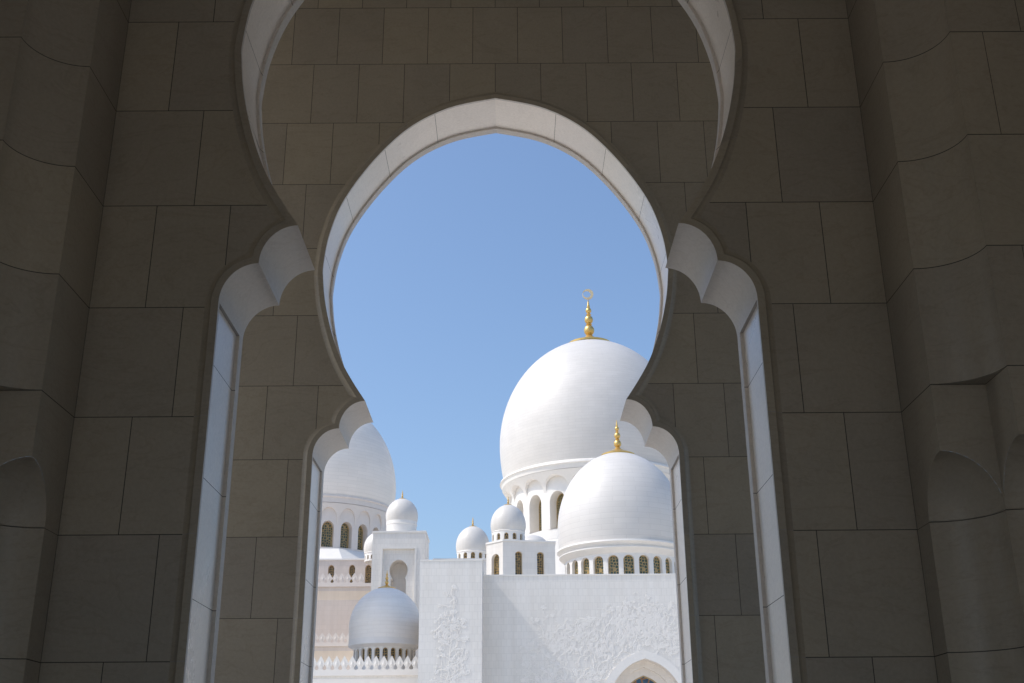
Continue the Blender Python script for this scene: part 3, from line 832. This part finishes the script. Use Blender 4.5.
wins += wall_run(mb, pl[4], pl[0], [(.95, 1.2, opl)], 13, zt, .3)
for a, b in ((1, 2), (2, 3), (3, 4)): wall_run(mb, pl[a], pl[b], [], 13, zt, 0)
mb.prism(pl, 0, 13, '', 'tb'); mb.face([(p[0], p[1], zt) for p in pl])
mb.build('wall', 'pale_marble', root)
for F_, op in wins: pane(root, op, F_, .28, 'fine_lattice', th=.035)
mb = MB(); mb.prism([(-.43, 81.95), (3.42, 82.7), (3.42, 87.05), (-1.68, 87.05), (-1.68, 83.22)], zt + .003, zt + .12); mb.build('coping', 'trim_marble', root)

# roofs and walls between and behind the turret and the main dome
def block(name, label, cat, x0, x1, y0, y1, z1, mat='wall_marble', cop=.14):
    root = empty(name, ((x0 + x1) / 2, (y0 + y1) / 2, 0), label, cat)
    mb = MB(); mb.box(x0, x1, y0, y1, 0, z1 - cop); mb.build('wall', mat, root)
    mb = MB(); mb.box(x0 - .06, x1 + .06, y0 - .06, y1 + .06, z1 - cop + .003, z1); mb.build('coping', 'trim_marble', root)
    return root
block('roof_building', 'low white roof building below the lone small dome, left of the turret', 'building', -6.3, -1.72, 96, 106, 19.25)
block('roof_building', 'white building below the main dome, rising behind the side dome', 'building', -1.6, 32, 112, 150, 19.2)
block('roof_building', 'broad white base building carrying the main dome', 'building', -8, 40, 166, 215, 26)

# ------------------------------------------------------------------ square tower with keyhole niche
root = empty('square_tower', (-8.85, 94, 0), 'square white tower with a recessed panel and a keyhole niche, under a small dome', 'tower')
mb = MB(); x0, x1, yf, yb, zt = -10.98, -6.72, 92, 96.1, 20.62
xm = (-10.12 - 7.57) / 2; pw = 2.55
rect = [(-pw / 2, 6), (-pw / 2, 12), (-pw / 2, 18.9)] + [(-pw / 2, 19.31), (0, 19.31), (pw / 2, 19.31)] + [(pw / 2, 18.9), (pw / 2, 12), (pw / 2, 6)]
key = [(-.62, 6), (-.62, 12), (-.62, 16.85), (-.60, 16.95), (-.50, 17.02), (-.60, 17.16)] + [(-.735 * math.cos(R(a)), 17.62 + .86 * math.sin(R(a))) for a in range(-20, 91, 11)]
key = key + [(-x, z) for x, z in reversed(key[:-1])]
Ft = lambda s, z, d: (xm + s, yf + d, z)
# front with panel
for a, b in (((x0, 0), (xm - pw / 2, zt)), ((xm + pw / 2, 0), (x1, zt))):
    mb.face([(a[0], yf, 0), (b[0], yf, 0), (b[0], yf, zt), (a[0], yf, zt)])
mb.face([(xm - pw / 2, yf, 19.31), (xm + pw / 2, yf, 19.31), (xm + pw / 2, yf, zt), (xm - pw / 2, yf, zt)])
mb.face([(xm - pw / 2, yf, 0), (xm + pw / 2, yf, 0), (xm + pw / 2, yf, 6), (xm - pw / 2, yf, 6)])
for s in (-1, 1):
    p = [(xm + s * pw / 2, yf, 6), (xm + s * pw / 2, yf + .22, 6), (xm + s * pw / 2, yf + .22, 19.31), (xm + s * pw / 2, yf, 19.31)]
    mb.face(p[::-s])
mb.face([(xm - pw / 2, yf + .22, 19.31), (xm + pw / 2, yf + .22, 19.31), (xm + pw / 2, yf, 19.31), (xm - pw / 2, yf, 19.31)])
bay(mb, key, pw, 6, 19.31, 1.5, lambda s, z, d: (xm + s, yf + .22 + d, z), '', 'pale_marble', bottom=False)
mb.face([(xm - pw / 2, yf + 1.7, 6), (xm + pw / 2, yf + 1.7, 6), (xm + pw / 2, yf + 1.7, 19.3), (xm - pw / 2, yf + 1.7, 19.3)], 'pale_marble')
mb.face([(x1, yf, 0), (x1, yb, 0), (x1, yb, zt), (x1, yf, zt)]); mb.face([(x0, yb, 0), (x0, yf, 0), (x0, yf, zt), (x0, yb, zt)])
mb.face([(x1, yb, 0), (x0, yb, 0), (x0, yb, zt), (x1, yb, zt)]); mb.face([(x0, yf, zt), (x1, yf, zt), (x1, yb, zt), (x0, yb, zt)])
mb.build('wall', 'wall_marble', root)
mb = MB(); mb.box(x0 - .05, x1 + .05, yf - .05, yb + .05, zt + .003, zt + .16); mb.build('coping', 'trim_marble', root)
mb = MB(); 
for s in (-1, 1):
    a, b = sorted((xm + s * (pw / 2 + .02), xm + s * (pw / 2 + .16))); mb.box(a, b, yf - .05, yf - .002, 6, 19.33)
mb.box(xm - pw / 2 - .16, xm + pw / 2 + .16, yf - .05, yf - .002, 19.333, 19.47)
mb.build('panel_frame', 'trim_marble', root)

# ------------------------------------------------------------------ stepped parapet walls with pointed merlons
def merlon_mesh(w, h, t, name='merlon'):
    half = [(.5, 0), (.5, .05), (.30, .09), (.24, .18), (.34, .31), (.492, .43), (.492, .52), (.41, .62), (.31, .71), (.27, .77), (.14, .88), (0, 1)]
    o = [(x * w, z * h) for x, z in half]; o = o + [(-x, z) for x, z in reversed(o[:-1])]
    mb = MB(); n = len(o)
    mb.face([(x, 0, z) for x, z in o]); mb.face([(x, t, z) for x, z in reversed(o)])
    for i in range(n):
        a, b = o[i], o[(i + 1) % n]; mb.face([(a[0], 0, a[1]), (a[0], t, a[1]), (b[0], t, b[1]), (b[0], 0, b[1])])
    # raised heart
    hh = [(x * .5, h * .42 + (z - h * .42) * .55) for x, z in o]
    for i in range(n):
        a, b = hh[i], hh[(i + 1) % n]; mb.face([(a[0], -.004, a[1]), (b[0], -.004, b[1]), (0, -.04, h * .42)])
    return mb

def parapet(label, x0, x1, y, z, w, h, n, xs, mat, ledges, t=.12, bands=(), dep=3):
    root = empty('parapet_wall', ((x0 + x1) / 2, y, 0), label, 'wall', 'stepped white walls topped by rows of pointed merlons')
    mb = MB()
    zc = z - ledges
    trim = 'trim_marble' if mat == 'wall_marble' else 'warm_trim'
    lev = [0] + [b for bb in bands for b in bb[:2]] + [zc]
    mats = [mat]
    for bb in bands: mats += [bb[2], mat]
    for (a, b, mm) in zip(lev, lev[1:], mats):
        mb.face([(x0, y, a), (x1, y, a), (x1, y, b), (x0, y, b)], mm)
    mb.face([(x1, y, 0), (x1, y + dep, 0), (x1, y + dep, zc), (x1, y, zc)]); mb.face([(x0, y + dep, 0), (x0, y, 0), (x0, y, zc), (x0, y + dep, zc)])
    mb.face([(x0, y, zc), (x1, y, zc), (x1, y + dep, zc), (x0, y + dep, zc)]); mb.face([(x1, y + dep, 0), (x0, y + dep, 0), (x0, y + dep, zc), (x1, y + dep, zc)])
    mb.build('wall', mat, root)
    mb = MB(); mb.box(x0 - .02, x1 + .02, y - .12, y + .5, zc + .003, z); mb.build('cornice', trim, root)
    src = merlon_mesh(w, h, t).build('merlon', trim, None)
    src.parent = root; src.location = (xs - root.location.x, -.02, z)
    for k in range(1, n):
        c = src.copy(); COL.objects.link(c); c.parent = root; c.location = (xs + k * w - root.location.x, -.02, z)
    return root
parapet('nearest low parapet wall, its white merlons standing before the blue shaded dome', -14.6, -5.19, 76, 8.44, .505, .93, 18, -14.1, 'wall_marble', .32, dep=18.9)
parapet('middle parapet wall with merlons, peach wall left of the blue shaded dome', -26, -9.5, 95, 12.3, .55, .85, 22, -24.5, 'warm_marble', .25, dep=4.95, bands=((10.8, 11.7, 'peach_marble'),))
parapet('highest parapet wall with merlons, running into the square tower', -28, -11.0, 100, 17.9, .55, .9, 22, -24.4, 'warm_marble', .30, dep=11.95, bands=((16.5, 17.25, 'peach_marble'),))
# sunlit ledge low on the nearest wall
root = empty('wall_ledge', (-9.9, 75.6, 0), 'projecting white ledge in front of the nearest merlon wall', 'wall')
mb = MB(); mb.box(-14.6, -5.19, 75.2, 75.98, 0, 7.88); mb.build('ledge_stone', 'trim_marble', root)

# drum base building of the rear dome, with its small windows
root = empty('windowed_wall', (-19, 113, 0), 'shaded wall with a row of small arched windows under the rear dome', 'wall')
mb = MB(); op = arch_pts(.3, 21.25, 19.3, 21.65, 7)
ws = wall_run(mb, (-27, 112), (-11.2, 112), [(27 - 23.2, 1.2, op), (27 - 21.2, 1.2, op), (27 - 19.25, 1.2, op), (27 - 17.33, 1.2, op), (27 - 15.3, 1.2, op), (27 - 13.72, 1.2, op)], 17, 22.1, .35)
mb.face([(-27, 112, 0), (-11.2, 112, 0), (-11.2, 112, 17), (-27, 112, 17)]); mb.face([(-11.2, 112, 0), (-11.2, 122, 0), (-11.2, 122, 22.1), (-11.2, 112, 22.1)])
mb.face([(-27, 112, 22.1), (-11.2, 112, 22.1), (-11.2, 122, 22.1), (-27, 122, 22.1)])
mb.build('wall', 'warm_marble', root)
for F_, o_ in ws: pane(root, o_, F_, .33, 'fine_lattice', th=.04)
mb = MB(); mb.box(-27, -11.15, 111.93, 112.6, 22.103, 22.25); mb.build('coping', 'trim_marble', root)
# sloping plinth roof below the rear drum
mb = MB(); mb.lathe([(12.2, 16), (12.2, 22.6), (8.9, 25.15), (7.95, 25.25)], 8, '', (-21.6, 130), R(22.5))
tag(mb.build('plinth_roof', 'trim_marble', None, loc=(-21.6, 130, 16)), 'white sloping eight-sided roof at the foot of the rear dome', 'roof')

# made-up block hidden beyond the left jamb, added to shade the arcade dome
root = empty('shade_block', (-18, 79, 0), 'unseen plain white block added beyond the left jamb to shade the arcade dome', 'tower')
mb = MB(); mb.box(-20.5, -15.2, 76.3, 84, 0, 26); mb.build('wall', 'wall_marble', root)
mb = MB(); mb.box(-20.6, -15.1, 76.2, 84.1, 26.003, 26.3); mb.build('coping', 'trim_marble', root)

# ------------------------------------------------------------------ camera
f_px = 1145.636
rv = Vector((.999974, -.0025615, 0)) ; cr, sr = math.cos(R(-.407604)), math.sin(R(-.407604))
p, yw = R(21.1254486), R(.14676498)
fw = Vector((math.sin(yw) * math.cos(p), math.cos(yw) * math.cos(p), math.sin(p)))
r0 = Vector((math.cos(yw), -math.sin(yw), 0)); u0 = r0.cross(fw)
r2 = cr * r0 + sr * u0; u2 = -sr * r0 + cr * u0
cam = bpy.data.cameras.new('camera'); co = bpy.data.objects.new('camera', cam); COL.objects.link(co)
co.matrix_world = Matrix(((r2.x, u2.x, -fw.x, .13884), (r2.y, u2.y, -fw.y, 0), (r2.z, u2.z, -fw.z, EYE), (0, 0, 0, 1)))
cam.sensor_width = 36; cam.lens = f_px / 1024 * 36; cam.clip_end = 6000; cam.clip_start = .05
sc.camera = co

# ------------------------------------------------------------------ daylight
EL, PHI = R(51.3), R(8)
sd = Vector((-math.cos(PHI) * math.cos(EL), -math.sin(PHI) * math.cos(EL), math.sin(EL)))
sun = bpy.data.lights.new('sun', 'SUN'); sun.energy = 2.2; sun.angle = R(.53); sun.color = (1, .955, .88)
so = bpy.data.objects.new('sun', sun); COL.objects.link(so); so.location = (-40, -10, 60)
so.rotation_euler = sd.to_track_quat('Z', 'Y').to_euler()
w = bpy.data.worlds.new('World'); sc.world = w; w.use_nodes = True
nt = w.node_tree; bg = nt.nodes['Background']
sky = nt.nodes.new('ShaderNodeTexSky'); sky.sky_type = 'NISHITA'; sky.sun_disc = False
sky.sun_elevation = EL; sky.sun_rotation = math.atan2(sd.x, sd.y) % (2 * math.pi)
sky.air_density = 1.15; sky.dust_density = 2.3; sky.ozone_density = 5.0
nt.links.new(sky.outputs[0], bg.inputs[0]); bg.inputs[1].default_value = .14
sc.view_settings.view_transform = 'Standard'; sc.view_settings.look = 'None'
sc.view_settings.exposure = 0.42; sc.view_settings.gamma = 1.0
sc.render.resolution_x = 1024; sc.render.resolution_y = 683
sc.cycles.max_bounces = 10; sc.cycles.diffuse_bounces = 8
